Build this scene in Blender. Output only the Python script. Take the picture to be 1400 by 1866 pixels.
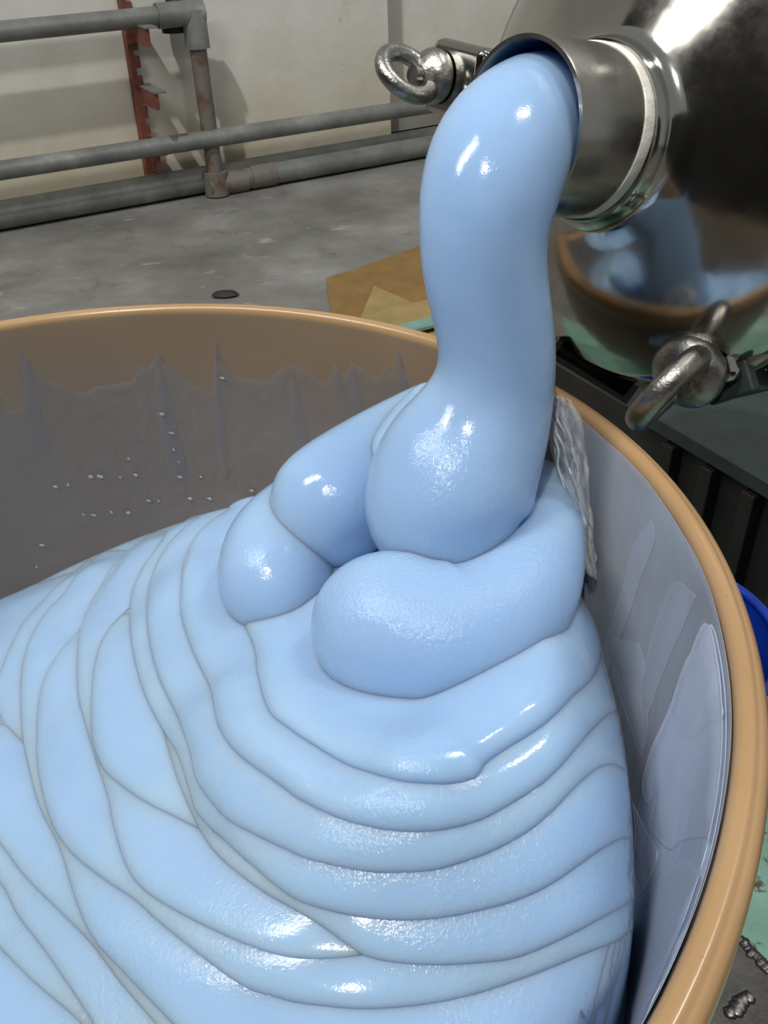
import bpy, bmesh, math, random
import numpy as np
from mathutils import Vector, Matrix
from mathutils.geometry import delaunay_2d_cdt
random.seed(7); rng = np.random.default_rng(7)
S = bpy.context.scene
COL = S.collection
for o in list(bpy.data.objects): bpy.data.objects.remove(o)

# ------------------------------------------------------------------ camera
FPX = 1600.0
n_ = np.array([-0.03640167, 0.8139711, 0.57976371]); n_ /= np.linalg.norm(n_)
f_ = np.array([0, 0, -1.0]); ey_ = f_ - (f_ @ n_) * n_; ey_ /= np.linalg.norm(ey_)
M = np.stack([np.cross(ey_, n_), ey_, n_])          # camera axes -> world
CAMZ = 0.95
CP = np.array([0, 0, CAMZ])
RIM = 0.30
DC = M @ (np.array([-0.52994707, -0.09328398, -1.27614304]) * RIM) + CP   # centre of the drum's rim
cam = bpy.data.cameras.new('camera'); camo = bpy.data.objects.new('camera', cam); COL.objects.link(camo)
cam.sensor_fit = 'VERTICAL'; cam.sensor_height = 36.0; cam.lens = 36.0 * FPX / 1866.0
cam.clip_start = 0.01
mw = Matrix.Identity(4)
for i in range(3):
    for j in range(3): mw[i][j] = M[i, j]
mw.translation = Vector(CP); camo.matrix_world = mw
S.camera = camo
# ------------------------------------------------------------------ world, exposure
S.view_settings.view_transform = 'Standard'; S.view_settings.look = 'None'
S.view_settings.gamma = 1.0; S.view_settings.use_curve_mapping = False
S.view_settings.exposure = -0.20
W = bpy.data.worlds.new('world'); S.world = W; W.use_nodes = True
W.node_tree.nodes['Background'].inputs[0].default_value = (0.80, 0.82, 0.84, 1)
W.node_tree.nodes['Background'].inputs[1].default_value = 0.42
# ------------------------------------------------------------------ lamps
SUNDIR = (-0.16, -0.46, 0.75)      # daylight through the roof, from behind the camera
def area(name, loc, target, sx, sy, power, color):
    l = bpy.data.lights.new(name, 'AREA'); l.shape = 'RECTANGLE'; l.size = sx; l.size_y = sy
    l.energy = power; l.color = color
    o = bpy.data.objects.new(name, l); COL.objects.link(o); o.location = loc
    d = Vector(target) - Vector(loc); o.rotation_euler = d.to_track_quat('-Z', 'Y').to_euler()
    return o
sun = bpy.data.lights.new('sun', 'SUN'); sun.energy = 1.7; sun.angle = math.radians(1.6); sun.color = (1, 0.98, 0.94)
suno = bpy.data.objects.new('sun', sun); COL.objects.link(suno); suno.location = (0, 0, 4)
suno.rotation_euler = Vector(SUNDIR).to_track_quat('Z', 'Y').to_euler()
area('tube_and_fill_lamp', (1.15, 0.80, 3.0), (0.1, 0.35, 0.6), 0.12, 0.5, 22, (1, 0.98, 0.95))
area('tube_and_fill_lamp', (-1.25, 0.25, 2.7), (0.1, 0.35, 0.6), 0.35, 1.2, 42, (1, 0.98, 0.95))  # fill lamp added on the left to brighten the drum's right inner wall
S.cycles.max_bounces = 10; S.cycles.transparent_max_bounces = 16

# ------------------------------------------------------------------ picture -> place helpers
def ray(px, py): return M @ np.array([(px - 700) / FPX, -(py - 933) / FPX, -1.0])
def onz(px, py, z):
    d = ray(px, py); return CP + d * (z - CAMZ) / d[2]
def ony(px, py, y):
    d = ray(px, py); return CP + d * (y - CP[1]) / d[1]
def onplane(px, py, p, nn):
    d = ray(px, py); return CP + d * (((p - CP) @ nn) / (d @ nn))
def ppm(q): return FPX / -((M.T @ (np.asarray(q) - CP))[2])
def oncyl(px, py, rad):
    d = ray(px, py); o = CP - DC
    a = d[0]**2 + d[1]**2; b = 2 * (o[0]*d[0] + o[1]*d[1]); c = o[0]**2 + o[1]**2 - rad**2
    t = (-b + math.sqrt(max(b*b - 4*a*c, 0))) / (2*a)
    return CP + t * d

# ------------------------------------------------------------------ mesh helpers
def empty(name, loc, label, cat, group=None):
    o = bpy.data.objects.new(name, None); COL.objects.link(o); o.location = Vector(loc)
    o.empty_display_size = 0.05
    o['label'] = label; o['category'] = cat
    if group: o['group'] = group
    return o
def tag(o, label=None, cat=None, group=None, kind=None):
    if label: o['label'] = label
    if cat: o['category'] = cat
    if group: o['group'] = group
    if kind: o['kind'] = kind
    return o
def worldloc(o):
    v = Vector((0, 0, 0))
    while o: v += o.location; o = o.parent
    return v
def obj(name, vf, mat, parent=None, smooth=True, bevel=0, loc=None, sharp=None, label=None):
    v, fc = vf
    off = worldloc(parent) if parent else Vector((0, 0, 0))
    base = Vector(loc) if loc is not None else Vector((0, 0, 0))
    arr = np.asarray(v, float) - np.array(off) - np.array(base)
    me = bpy.data.meshes.new(name); me.from_pydata(arr.tolist(), [], [list(map(int, q)) for q in fc]); me.validate(); me.update()
    bm = bmesh.new(); bm.from_mesh(me); bmesh.ops.recalc_face_normals(bm, faces=bm.faces)
    bm.to_mesh(me); bm.free()
    if smooth: me.polygons.foreach_set('use_smooth', [True] * len(me.polygons))
    me.materials.append(mat)
    o = bpy.data.objects.new(name, me); COL.objects.link(o); o.location = base
    if parent: o.parent = parent
    if bevel:
        b = o.modifiers.new('bevel', 'BEVEL'); b.width = bevel; b.segments = 2; b.limit_method = 'ANGLE'; b.angle_limit = 0.6
        b.harden_normals = True
    if smooth and sharp is None: sharp = 40
    if smooth and sharp:
        me.set_sharp_from_angle(angle=math.radians(sharp))
    if label: o['label'] = label
    return o
def join(*vfs):
    V = []; F = []
    for v, f in vfs:
        k = len(V); V.extend([list(p) for p in v]); F.extend([[i + k for i in q] for q in f])
    return V, F
def box(cx, cy, cz, sx, sy, sz, rot=None):
    c = np.array([cx, cy, cz]); R = np.eye(3) if rot is None else np.asarray(rot)
    v = [c + R @ (np.array([x, y, z]) * np.array([sx, sy, sz]) / 2) for x in (-1, 1) for y in (-1, 1) for z in (-1, 1)]
    return v, [(0,1,3,2), (4,6,7,5), (0,4,5,1), (2,3,7,6), (0,2,6,4), (1,5,7,3)]
def rz(a):
    c, s = math.cos(a), math.sin(a); return np.array([[c, -s, 0], [s, c, 0], [0, 0, 1]])
def frame(t):
    t = np.asarray(t, float); t = t / np.linalg.norm(t)
    h = np.array([0, 0, 1.0]) if abs(t[2]) < 0.95 else np.array([1.0, 0, 0])
    a = np.cross(h, t); a /= np.linalg.norm(a); return t, a, np.cross(t, a)
def lathe(o, axis, prof, n=64, close=False, v0=None):
    """prof: list of (along axis, radius)"""
    t, a, b = frame(axis); V = []; F = []
    if v0 is not None:
        a = v0 - (v0 @ t) * t; a /= np.linalg.norm(a); b = np.cross(t, a)
    for s, r in prof:
        for k in range(n):
            w = 2 * math.pi * k / n
            V.append(np.asarray(o) + t * s + (a * math.cos(w) + b * math.sin(w)) * max(r, 1e-5))
    m = len(prof)
    for i in range(m - 1 + (1 if close else 0)):
        i2 = (i + 1) % m
        for k in range(n):
            k2 = (k + 1) % n
            F.append((i*n + k, i*n + k2, i2*n + k2, i2*n + k))
    if not close:
        if prof[0][1] > 1e-4: F.append(tuple(range(n))[::-1])
        if prof[-1][1] > 1e-4: F.append(tuple((m-1)*n + k for k in range(n)))
    return V, F
def rod(p, q, r, n=24, r2=None):
    p = np.asarray(p, float); q = np.asarray(q, float); L = np.linalg.norm(q - p)
    return lathe(p, q - p, [(0, r), (L, r2 if r2 else r)], n)
def catmull(P, m):
    P = np.asarray(P, float); n = len(P)
    Q = np.vstack([2*P[0] - P[1], P, 2*P[-1] - P[-2]]); out = []
    for i in range(n - 1):
        p0, p1, p2, p3 = Q[i:i+4]
        for k in range(m):
            t = k / m
            out.append(0.5*((2*p1) + (-p0+p2)*t + (2*p0-5*p1+4*p2-p3)*t*t + (-p0+3*p1-3*p2+p3)*t**3))
    out.append(P[-1]); return np.array(out)
def sweep(pts, rad, n=48, m=8, cap0=True, cap1=True, ripple=0.0, squash=None, soft=14):
    """tube through the points; rad per point; round caps"""
    A = np.c_[np.asarray(pts, float), np.asarray(rad, float), np.asarray(squash if squash is not None else [1]*len(rad), float)]
    A = catmull(A, m)
    P, R, Q = A[:, :3], A[:, 3], A[:, 4]
    T = np.gradient(P, axis=0); T /= np.linalg.norm(T, axis=1)[:, None]
    rows = []
    def hemi(p, t, r, q, start):
        k = 9; L = []
        for i in range(1, k + 1):
            w = (math.pi/2) * i / k
            L.append((p + t * r * math.sin(w) * (-1 if start else 1), t, r * max(math.cos(w), 1e-3), q))
        return L[::-1] if start else L
    if cap0: rows += hemi(P[0], T[0], R[0], Q[0], True)
    rows += [(P[i], T[i], R[i], Q[i]) for i in range(len(P))]
    if cap1: rows += hemi(P[-1], T[-1], R[-1], Q[-1], False)
    view = np.array([0.0, 0, 0]); a = None; V = []; F = []
    for i, (p, t, r, q) in enumerate(rows):
        if a is None: _, a, _ = frame(t)
        a = a - (a @ t) * t; a /= np.linalg.norm(a); b = np.cross(t, a)
        for k in range(n):
            w = 2*math.pi*k/n
            rr = r * (1 + ripple * math.sin(5*w + i*0.21) * 0.5 + ripple * math.sin(9*w + 1 - i*0.13) * 0.4)
            V.append(p + (a*math.cos(w) + b*math.sin(w)*q) * rr)
    N = len(rows); G = np.array(V).reshape(N, n, 3)
    for _ in range(soft):
        G[1:-1] = 0.5*G[1:-1] + 0.25*(G[:-2] + G[2:])
    V = list(G.reshape(-1, 3))
    for i in range(N-1):
        for k in range(n):
            k2 = (k+1) % n; F.append((i*n+k, i*n+k2, (i+1)*n+k2, (i+1)*n+k))
    F.append(tuple(range(n))[::-1]); F.append(tuple((N-1)*n+k for k in range(n)))
    return V, F
def torus(c, axis, R, r, n=40, m=14, sq=1.0, v0=None):
    prof = [(r*sq*math.sin(2*math.pi*k/m), R + r*math.cos(2*math.pi*k/m)) for k in range(m)]
    return lathe(c, axis, prof, n, close=True, v0=v0)

# ------------------------------------------------------------------ materials
def lin(r, g, b):
    c = lambda x: (x/255/12.92) if x/255 <= 0.04045 else ((x/255+0.055)/1.055)**2.4
    return (c(r), c(g), c(b), 1)
class Mat:
    def __init__(s, name):
        s.m = bpy.data.materials.new(name); s.m.use_nodes = True
        s.t = s.m.node_tree; s.n = s.t.nodes; s.b = s.n['Principled BSDF']
    def new(s, typ, **kw):
        x = s.n.new(typ)
        for k, v in kw.items():
            if isinstance(k, str) and hasattr(x, k): setattr(x, k, v)
        return x
    def link(s, a, b): s.t.links.new(a, b)
    def set(s, **kw):
        for k, v in kw.items(): s.b.inputs[k.replace('_', ' ')].default_value = v
    def coord(s, scale=(1, 1, 1), rot=(0, 0, 0)):
        tc = s.n.new('ShaderNodeTexCoord'); mp = s.n.new('ShaderNodeMapping')
        mp.inputs['Scale'].default_value = scale; mp.inputs['Rotation'].default_value = rot
        s.link(tc.outputs['Object'], mp.inputs[0]); return mp.outputs[0]
    def noise(s, scale, detail=4, rough=0.55, vec=None, dist=0.0):
        x = s.n.new('ShaderNodeTexNoise'); x.inputs['Scale'].default_value = scale
        x.inputs['Detail'].default_value = detail; x.inputs['Roughness'].default_value = rough; x.inputs['Distortion'].default_value = dist
        s.link(vec if vec else s.coord(), x.inputs['Vector']); return x.outputs['Fac']
    def ramp(s, fac, stops):
        x = s.n.new('ShaderNodeValToRGB'); e = x.color_ramp.elements
        while len(e) < len(stops): e.new(0.5)
        for i, (p, c) in enumerate(stops):
            e[i].position = p; e[i].color = c if not isinstance(c, (int, float)) else (c, c, c, 1)
        s.link(fac, x.inputs[0]); return x.outputs[0]
    def mix(s, fac, a, b):
        x = s.n.new('ShaderNodeMix'); x.data_type = 'RGBA'
        for sock, v in ((x.inputs[0], fac), (x.inputs[6], a), (x.inputs[7], b)):
            if hasattr(v, 'is_output'): s.link(v, sock)
            else: sock.default_value = v
        return x.outputs[2]
    def bump(s, h, strength=0.3, dist=0.01):
        x = s.n.new('ShaderNodeBump'); x.inputs['Strength'].default_value = strength; x.inputs['Distance'].default_value = dist
        s.link(h, x.inputs['Height'])
        old = s.b.inputs['Normal'].links
        if old: s.link(old[0].from_socket, x.inputs['Normal'])
        s.link(x.outputs[0], s.b.inputs['Normal'])
    def base(s, c):
        if hasattr(c, 'is_output'): s.link(c, s.b.inputs['Base Color'])
        else: s.b.inputs['Base Color'].default_value = c
    def rough(s, c):
        if hasattr(c, 'is_output'): s.link(c, s.b.inputs['Roughness'])
        else: s.b.inputs['Roughness'].default_value = c
MT = {}
def plain(name, col, r=0.5, metal=0.0, var=0.15, scale=12, bump=0.15, bscale=40, bd=0.004):
    m = Mat(name); c = m.noise(scale, 5)
    d = tuple(x*(1-var*1.6) for x in col[:3]) + (1,); u = tuple(min(1, x*(1+var)) for x in col[:3]) + (1,)
    m.base(m.ramp(c, [(0.3, d), (0.7, u)])); m.rough(r); m.set(Metallic=metal)
    if bump: m.bump(m.noise(bscale, 4), bump, bd)
    MT[name] = m.m; return m.m

# gel: pale blue, translucent, wet with fine ripples
def gel_mat():
    m = Mat('gel')
    c = m.noise(9, 3, vec=m.coord((1, 1, 0.6)))
    m.base(m.ramp(c, [(0.3, lin(150, 182, 219)), (0.7, lin(158, 187, 220))]))
    m.set(Roughness=0.13, IOR=1.42, Subsurface_Weight=0.9, Subsurface_Scale=0.03)
    m.b.inputs['Subsurface Radius'].default_value = (0.5, 0.75, 1.0)
    m.b.inputs['Specular IOR Level'].default_value = 0.5
    st = m.noise(520, 3, 0.6, m.coord((1, 1, 0.3)))
    pt = m.ramp(m.noise(14, 2), [(0.42, 0.0), (0.62, 1.0)])
    mul = m.n.new('ShaderNodeMath'); mul.operation = 'MULTIPLY'; m.link(st, mul.inputs[0]); m.link(pt, mul.inputs[1])
    m.bump(mul.outputs[0], 1.0, 0.0007)
    m.bump(m.noise(800, 2, 0.5), 0.3, 0.0002)
    m.bump(m.noise(30, 2), 0.25, 0.002)
    MT['gel'] = m.m
gel_mat()
def film_mat(name, col, alpha, bs=60, bstr=0.5, rough=0.15):
    m = Mat(name); m.base(col); m.rough(rough); m.set(IOR=1.42)
    al = m.noise(16, 4, vec=m.coord((1, 1, 0.25)))
    rp = m.ramp(al, [(0.3, alpha*0.82), (0.7, min(1, alpha*1.15))]); m.link(rp, m.b.inputs['Alpha'])
    m.bump(m.noise(bs, 3, 0.6, m.coord((1, 1, 0.45))), bstr, 0.003)
    MT[name] = m.m
film_mat('gel_film', lin(150, 146, 144), 0.20, 150, 0.7, 0.08)
film_mat('gel_film_drip', lin(140, 145, 155), 0.10)
film_mat('gel_film_tongue', lin(224, 231, 246), 0.38, 40, 0.2)
film_mat('gel_film_right', lin(176, 182, 192), 0.58, 40, 0.3)
film_mat('gel_film_thick', lin(208, 219, 238), 0.78, 40, 0.2)
film_mat('gel_glint', lin(196, 194, 190), 0.7, 60, 0.2, 0.06)
film_mat('gel_film_drip_right', lin(196, 204, 216), 0.30, 40, 0.2)
film_mat('gel_strand', lin(225, 228, 230), 0.55, 60, 0.3, 0.08)
film_mat('gel_clear', lin(215, 218, 220), 0.30, 90, 0.8, 0.05)
def plastic():
    m = Mat('tan_plastic')
    c = m.noise(7, 5, vec=m.coord((1, 1, 1)))
    m.base(m.ramp(c, [(0.3, lin(158, 126, 88)), (0.7, lin(174, 142, 102))]))
    sc = m.ramp(m.noise(160, 5, 0.7), [(0.66, 0.0), (0.74, 0.6)]); m.base(m.mix(sc, m.b.inputs['Base Color'].links[0].from_socket, lin(112, 86, 60)))
    m.set(Roughness=0.24, IOR=1.5, Subsurface_Weight=0.15, Subsurface_Scale=0.004)
    m.bump(m.noise(90, 3), 0.05, 0.002); MT['tan_plastic'] = m.m
    m = Mat('tan_plastic_shaded')  # same plastic darkened: the drum's inner shade put into its colour
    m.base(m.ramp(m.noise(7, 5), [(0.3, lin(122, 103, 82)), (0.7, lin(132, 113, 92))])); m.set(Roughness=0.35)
    MT['tan_plastic_shaded'] = m.m
plastic()
def steel(name, col, r0, r1, scl, bstr, bscale=60, stain=None):
    m = Mat(name); v = m.coord(scl)
    nz = m.noise(30, 6, 0.7, v)
    m.rough(m.ramp(nz, [(0.3, r0), (0.75, r1)]))
    c = m.ramp(m.noise(8, 5, 0.6), [(0.3, tuple(x*0.72 for x in col[:3]) + (1,)), (0.7, col)])
    if stain:
        sp = m.ramp(m.noise(22, 6, 0.7), [(0.52, 0.0), (0.66, 1.0)]); c = m.mix(sp, c, stain)
    m.base(c); m.set(Metallic=1.0)
    m.bump(m.noise(bscale, 5, 0.65, v), bstr, 0.002); MT[name] = m.m
steel('polished_steel', (0.50, 0.49, 0.45, 1), 0.07, 0.2, (1, 1, 1), 0.10, 9)
steel('brushed_steel', (0.50, 0.48, 0.43, 1), 0.20, 0.34, (1.6, 0.5, 1.6), 0.04, 40)
steel('forged_steel', (0.42, 0.41, 0.38, 1), 0.25, 0.5, (1, 1, 1), 0.5, 110)
steel('rusty_steel', (0.42, 0.40, 0.37, 1), 0.25, 0.5, (1, 1, 1), 0.5, 110, (0.10, 0.035, 0.012, 1))
steel('dark_steel', (0.16, 0.15, 0.15, 1), 0.25, 0.4, (1, 1, 1), 0.2, 50)
steel('weld_metal', (0.22, 0.20, 0.19, 1), 0.3, 0.5, (1, 1, 1), 0.4, 130)
plain('tape', lin(232, 228, 218), 0.7, 0, 0.12, 60, 0.4, 90)
def pipe_mat():
    m = Mat('galvanised_pipe')
    m.base(m.ramp(m.noise(5, 8, 0.65), [(0.3, lin(104, 106, 103)), (0.55, lin(134, 136, 132)), (0.72, lin(168, 169, 164))])); m.rough(0.5); m.set(Metallic=0.35)
    m.bump(m.noise(40, 5), 0.2, 0.004); MT['galvanised_pipe'] = m.m
    m = Mat('old_post')
    sp = m.ramp(m.noise(14, 6, 0.7), [(0.5, 0.0), (0.62, 1.0)])
    m.base(m.mix(sp, lin(120, 116, 108), lin(112, 84, 68))); m.rough(0.55); m.set(Metallic=0.2)
    m.bump(m.noise(40, 5), 0.25, 0.004); MT['old_post'] = m.m
pipe_mat()
plain('rust_paint', lin(120, 66, 52), 0.6, 0, 0.25, 30, 0.3, 60)
def wall_mat():
    m = Mat('painted_wall')
    c = m.ramp(m.noise(2.2, 6, 0.6), [(0.3, lin(218, 216, 207)), (0.7, lin(230, 228, 221))])
    tc = m.n.new('ShaderNodeTexCoord'); sx = m.n.new('ShaderNodeSeparateXYZ'); m.link(tc.outputs['Object'], sx.inputs[0])
    ad = m.n.new('ShaderNodeMath'); ad.operation = 'MULTIPLY_ADD'; m.link(m.noise(6, 4), ad.inputs[0]); ad.inputs[1].default_value = 0.5
    m.link(sx.outputs[2], ad.inputs[2])
    low = m.ramp(ad.outputs[0], [(0.30, 0.75), (0.85, 0.0)])
    c = m.mix(low, c, lin(190, 180, 148))
    sc = m.ramp(m.noise(5.5, 7, 0.72, m.coord((1, 1, 0.45))), [(0.665, 0.0), (0.73, 0.75)])
    c = m.mix(sc, c, lin(125, 118, 108))
    sc2 = m.ramp(m.noise(38, 4, 0.7), [(0.70, 0.0), (0.78, 0.6)])
    c = m.mix(sc2, c, lin(130, 122, 106))
    m.base(c); m.rough(0.75); m.bump(m.noise(12, 6), 0.25, 0.01); MT['painted_wall'] = m.m
wall_mat()
def floor_mat():
    m = Mat('concrete')
    c = m.ramp(m.noise(2.6, 9, 0.62), [(0.32, lin(98, 97, 92)), (0.55, lin(124, 123, 119)), (0.72, lin(146, 146, 143))])
    sp = m.ramp(m.noise(6.5, 8, 0.68, m.coord((1, 1.6, 1))), [(0.60, 0.0), (0.70, 0.8)])
    c = m.mix(sp, c, lin(166, 166, 164))
    dk = m.ramp(m.noise(4.2, 7, 0.65, m.coord((1.3, 1, 1))), [(0.28, 0.7), (0.42, 0.0)])
    c = m.mix(dk, c, lin(74, 72, 68))
    m.base(c); m.rough(0.55); m.bump(m.noise(22, 8), 0.3, 0.006); MT['concrete'] = m.m
floor_mat()
plain('cardboard_brown', lin(132, 104, 58), 0.85, 0, 0.12, 14, 0.15)
plain('cardboard_pale', lin(152, 132, 84), 0.85, 0, 0.12, 14, 0.15)
plain('teal_paint', lin(120, 158, 148), 0.45, 0, 0.15, 20, 0.2)
plain('dark_green_paint', lin(42, 54, 54), 0.55, 0, 0.2, 16, 0.2)
plain('black_steel', lin(30, 28, 26), 0.6, 0, 0.25, 20, 0.25)
plain('blue_plastic', lin(20, 62, 180), 0.35, 0, 0.1, 20, 0.1)
plain('yellow_plastic', lin(170, 130, 30), 0.5, 0, 0.1, 20, 0.1)
plain('shade_band_grey', lin(150, 148, 140), 0.8, 0, 0.1, 6, 0.2)
plain('room_wall', lin(84, 80, 74), 0.8, 0, 0.1, 3, 0.1)
plain('debris', lin(40, 38, 34), 0.7, 0, 0.3, 60, 0.4)
def green_mat():
    m = Mat('green_deck')
    c = m.ramp(m.noise(14, 6, 0.6), [(0.3, lin(112, 156, 138)), (0.7, lin(138, 180, 162))])
    sp = m.ramp(m.noise(45, 8, 0.72), [(0.56, 0.0), (0.63, 1.0)]); c = m.mix(sp, c, lin(84, 74, 58))
    m.base(c); m.rough(0.5); m.bump(m.noise(60, 6), 0.3, 0.004); MT['green_deck'] = m.m
    m = Mat('bare_plate')
    m.base(m.ramp(m.noise(18, 7, 0.65), [(0.3, lin(62, 60, 56)), (0.7, lin(100, 98, 92))])); m.rough(0.5); m.set(Metallic=0.4)
    m.bump(m.noise(50, 6), 0.35, 0.004); MT['bare_plate'] = m.m
green_mat()

# ================================================================== structure
wd = np.array([0.882, 0.471, 0.0]); wd /= np.linalg.norm(wd)      # along the back wall, to the right
wn = np.array([wd[1], -wd[0], 0.0])                                # out of the wall, towards the camera
WP = onz(0, 412, 0.0)                                              # a point of the wall foot
WR = np.stack([wd, -wn, [0, 0, 1]]).T
def wpt(u, d, z): return WP + wd * u + wn * d + np.array([0, 0, z])
def onwall(px, py, d):                                             # on the plane d in front of the wall
    return onplane(px, py, WP + wn * d, wn)
def wu(q): return float((q - WP) @ wd)
ucor = wu(onwall(707, 40, 0.0))
def wbox(u0, u1, d0, d1, z0, z1):
    c = wpt((u0+u1)/2, (d0+d1)/2, (z0+z1)/2); return box(*c, u1-u0, abs(d1-d0), z1-z0, WR)
for nm, c_, sz in (('wall_left', (-4.6, 0.5, 3.5), (0.2, 12, 7.0)), ('wall_front', (0.5, -5.2, 2.1), (12, 0.2, 4.2))):
    tag(obj(nm, box(*c_, *sz), MT['room_wall'], smooth=False), kind='structure')
fl = obj('floor', box(0.5, 0.5, -0.05, 12, 12, 0.1), MT['concrete'], smooth=False); tag(fl, kind='structure')
w1 = obj('wall_back', wbox(-4, ucor, -0.35, 0, 0, 4.2), MT['painted_wall'], smooth=False, loc=wpt(0, 0, 0)); tag(w1, kind='structure')
w2 = obj('wall_right', wbox(ucor, 7, -0.35, -0.14, 0, 4.2), MT['painted_wall'], smooth=False, loc=wpt(0, 0, 0)); tag(w2, kind='structure')

# ------------------------------------------------------------------ railing along the wall
rl = empty('pipe_railing', wpt(0, 0.3, 0), 'grey galvanised pipe handrail with two rails and a post, standing before the white wall', 'railing')
dR = 0.12
def rail(px0, py0, px1, py1, d, wpx, u0, u1):
    a = onwall(px0, py0, d); b = onwall(px1, py1, d); t = (b - a) / (wu(b) - wu(a))
    r = wpx / 2 / ppm((a + b) / 2)
    return a + t * (u0 - wu(a)), a + t * (u1 - wu(a)), r
corner = onwall(352, 24, dR)
p, q, r = rail(0, 58, 330, 25, dR, 34, -2.5, wu(corner)); obj('top_rail', rod(p, q, r), MT['galvanised_pipe'], rl)
corner = q
pm, qm, rm = rail(0, 311, 790, 191, dR + 0.02, 30, -2.5, 3.5); obj('mid_rail', rod(pm, qm, rm), MT['galvanised_pipe'], rl)
foot = onwall(397, 352, dR)
foot[2] = 0.04
obj('post', rod(corner, foot, 0.030), MT['old_post'], rl)
el = join(torus(corner, wd, 0.0, r*1.25, 20, 12), rod(corner - wd*0.13, corner + wd*0.035, r*1.28), rod(corner + [0,0,0.01], corner - [0,0,0.11], 0.043))
obj('elbow', el, MT['galvanised_pipe'], rl)
br = corner - wd*0.05 - wn*0.06
obj('wall_stay', join(rod(br + wn*0.05, br - wn*(dR-0.06) + [0, 0, 0.15], 0.028), rod(br + [0,0,-0.035], br + [0,0,-0.06], 0.05)), MT['black_steel'], rl)
obj('foot_fitting', join(rod(foot - [0,0,0.035], foot + [0,0,0.05], 0.047), rod(foot - wd*0.035 , foot + wd*0.12, 0.042)), MT['old_post'], rl)

fp = empty('floor_pipe', wpt(0, 0.12, 0), 'thick grey pipe lying along the wall foot behind the railing post', 'pipe')
a, b, r = rail(0, 431, 385, 359, 0.058, 47, -2.5, 4.2)
a[2] = b[2] = r + 0.004
obj('pipe', rod(a, b, r, 32), MT['galvanised_pipe'], fp)
for uu in (-1.1, 2.6):
    c = a + wd * (uu + 2.5); obj('coupling', rod(c, c + wd*0.09, r*1.09, 32), MT['galvanised_pipe'], fp)
fo = empty('front_pipe', wpt(0, 0.3, 0), 'thinner grey pipe on the floor running right from the railing foot', 'pipe')
a2 = foot + wd*0.12; b2 = a2 + wd*3.2; a2[2] = b2[2] = 0.044
obj('pipe', rod(a2, b2, 0.040, 28), MT['galvanised_pipe'], fo)
c = a2 + wd*0.02; obj('coupling', rod(c, c + wd*0.1, 0.0435, 28), MT['old_post'], fo)
# tan board and a grey strip standing in for shade at the wall's right foot
tb = obj('skirting_board', wbox(ucor + 0.03, ucor + 2.5, -0.139, -0.10, onwall(750, 266, -0.1)[2], onwall(750, 238, -0.1)[2]), MT['cardboard_brown'], smooth=False, bevel=0.004, loc=wpt(ucor, -0.14, 0.1))
tag(tb, 'tan board fixed low on the wall beside the wall corner, under the painted shade band', 'board')
tb = obj('shade_band', wbox(ucor + 0.03, ucor + 2.5, -0.139, -0.08, onwall(750, 236, -0.08)[2], onwall(750, 203, -0.08)[2]), MT['shade_band_grey'], smooth=False, bevel=0.004, loc=wpt(ucor, -0.14, 0.44))
tag(tb, 'grey band put on the wall as shade just above the tan board', 'painted shade')

# ------------------------------------------------------------------ rusty notched shelf upright on the wall
ub = onwall(279, 328, 0.03); ut = onwall(224, -30, 0.03)
su = empty('shelf_upright', ub, 'rust red notched metal upright with hooked arms fixed to the white wall', 'bracket')
ax = (ut - ub); UL = np.linalg.norm(ax); ax /= UL
sd = np.cross(ax, wn); sd /= np.linalg.norm(sd)
if sd @ wd < 0: sd = -sd
UR = np.stack([sd, wn, ax]).T
def ubox(x0, x1, d0, d1, s0, s1):
    c = ub + sd*(x0+x1)/2 + wn*((d0+d1)/2) + ax*(s0+s1)/2; return box(*c, x1-x0, d1-d0, s1-s0, UR)
obj('web', ubox(-0.022, -0.004, -0.03, 0.02, 0, UL), MT['rust_paint'], su, smooth=False)
nn = int(UL / 0.055); teeth = []
for i in range(nn):
    s = i*0.055
    teeth.append(ubox(-0.004, 0.014, 0.004, 0.02, s, s + 0.030 + 0.008*(i % 3)))
k = 0
for tt in teeth: obj('tooth', tt, MT['rust_paint'], su, smooth=False)
for (px, py) in ((247, 50), (262, 163), (282, 280)):
    s = float((onwall(px, py, 0.03) - ub) @ ax)
    AL = 0.10 if py > 200 else 0.19
    arm = obj('arm', ubox(-0.002, 0.012, 0.0, AL, s - 0.04, s + 0.012), MT['rust_paint'], su, smooth=False)
    obj('flange', ubox(-0.004, 0.04, 0.0, AL + 0.006, s + 0.012, s + 0.018), MT['galvanised_pipe'], arm, smooth=False)

# ------------------------------------------------------------------ things on the floor behind the drum
def floor_poly(pix, z0, th, warp=0.0):
    P = [onz(x, y, z0) for x, y in pix]; n = len(P)
    V = [p + [0, 0, 0] for p in P] + [p + np.array([0, 0, th]) for p in P]
    F = [tuple(range(n))[::-1], tuple(range(n, 2*n))] + [(i, (i+1) % n, (i+1) % n + n, i + n) for i in range(n)]
    return V, F
cb = obj('cardboard_sheet', floor_poly([(595, 511), (640, 497), (643, 501), (652, 493), (700, 475), (764, 453), (860, 420), (900, 560), (820, 660), (612, 640)], 0.0, 0.008), MT['cardboard_brown'], smooth=False, loc=onz(700, 540, 0))
tag(cb, 'brown cardboard sheet lying flat on the concrete behind the drum', 'cardboard')
cb = obj('cardboard_piece', floor_poly([(682, 524), (752, 555), (800, 545), (830, 600), (760, 640), (650, 600)], 0.0085, 0.006), MT['cardboard_pale'], smooth=False, loc=onz(720, 560, 0.0085))
tag(cb, 'smaller pale cardboard piece lying on top of the brown sheet', 'cardboard')
A0 = onz(690, 606, 0.03); B0 = onz(1090, 508, 0.03); d = (B0 - A0); L = np.linalg.norm(d); d /= L
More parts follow.
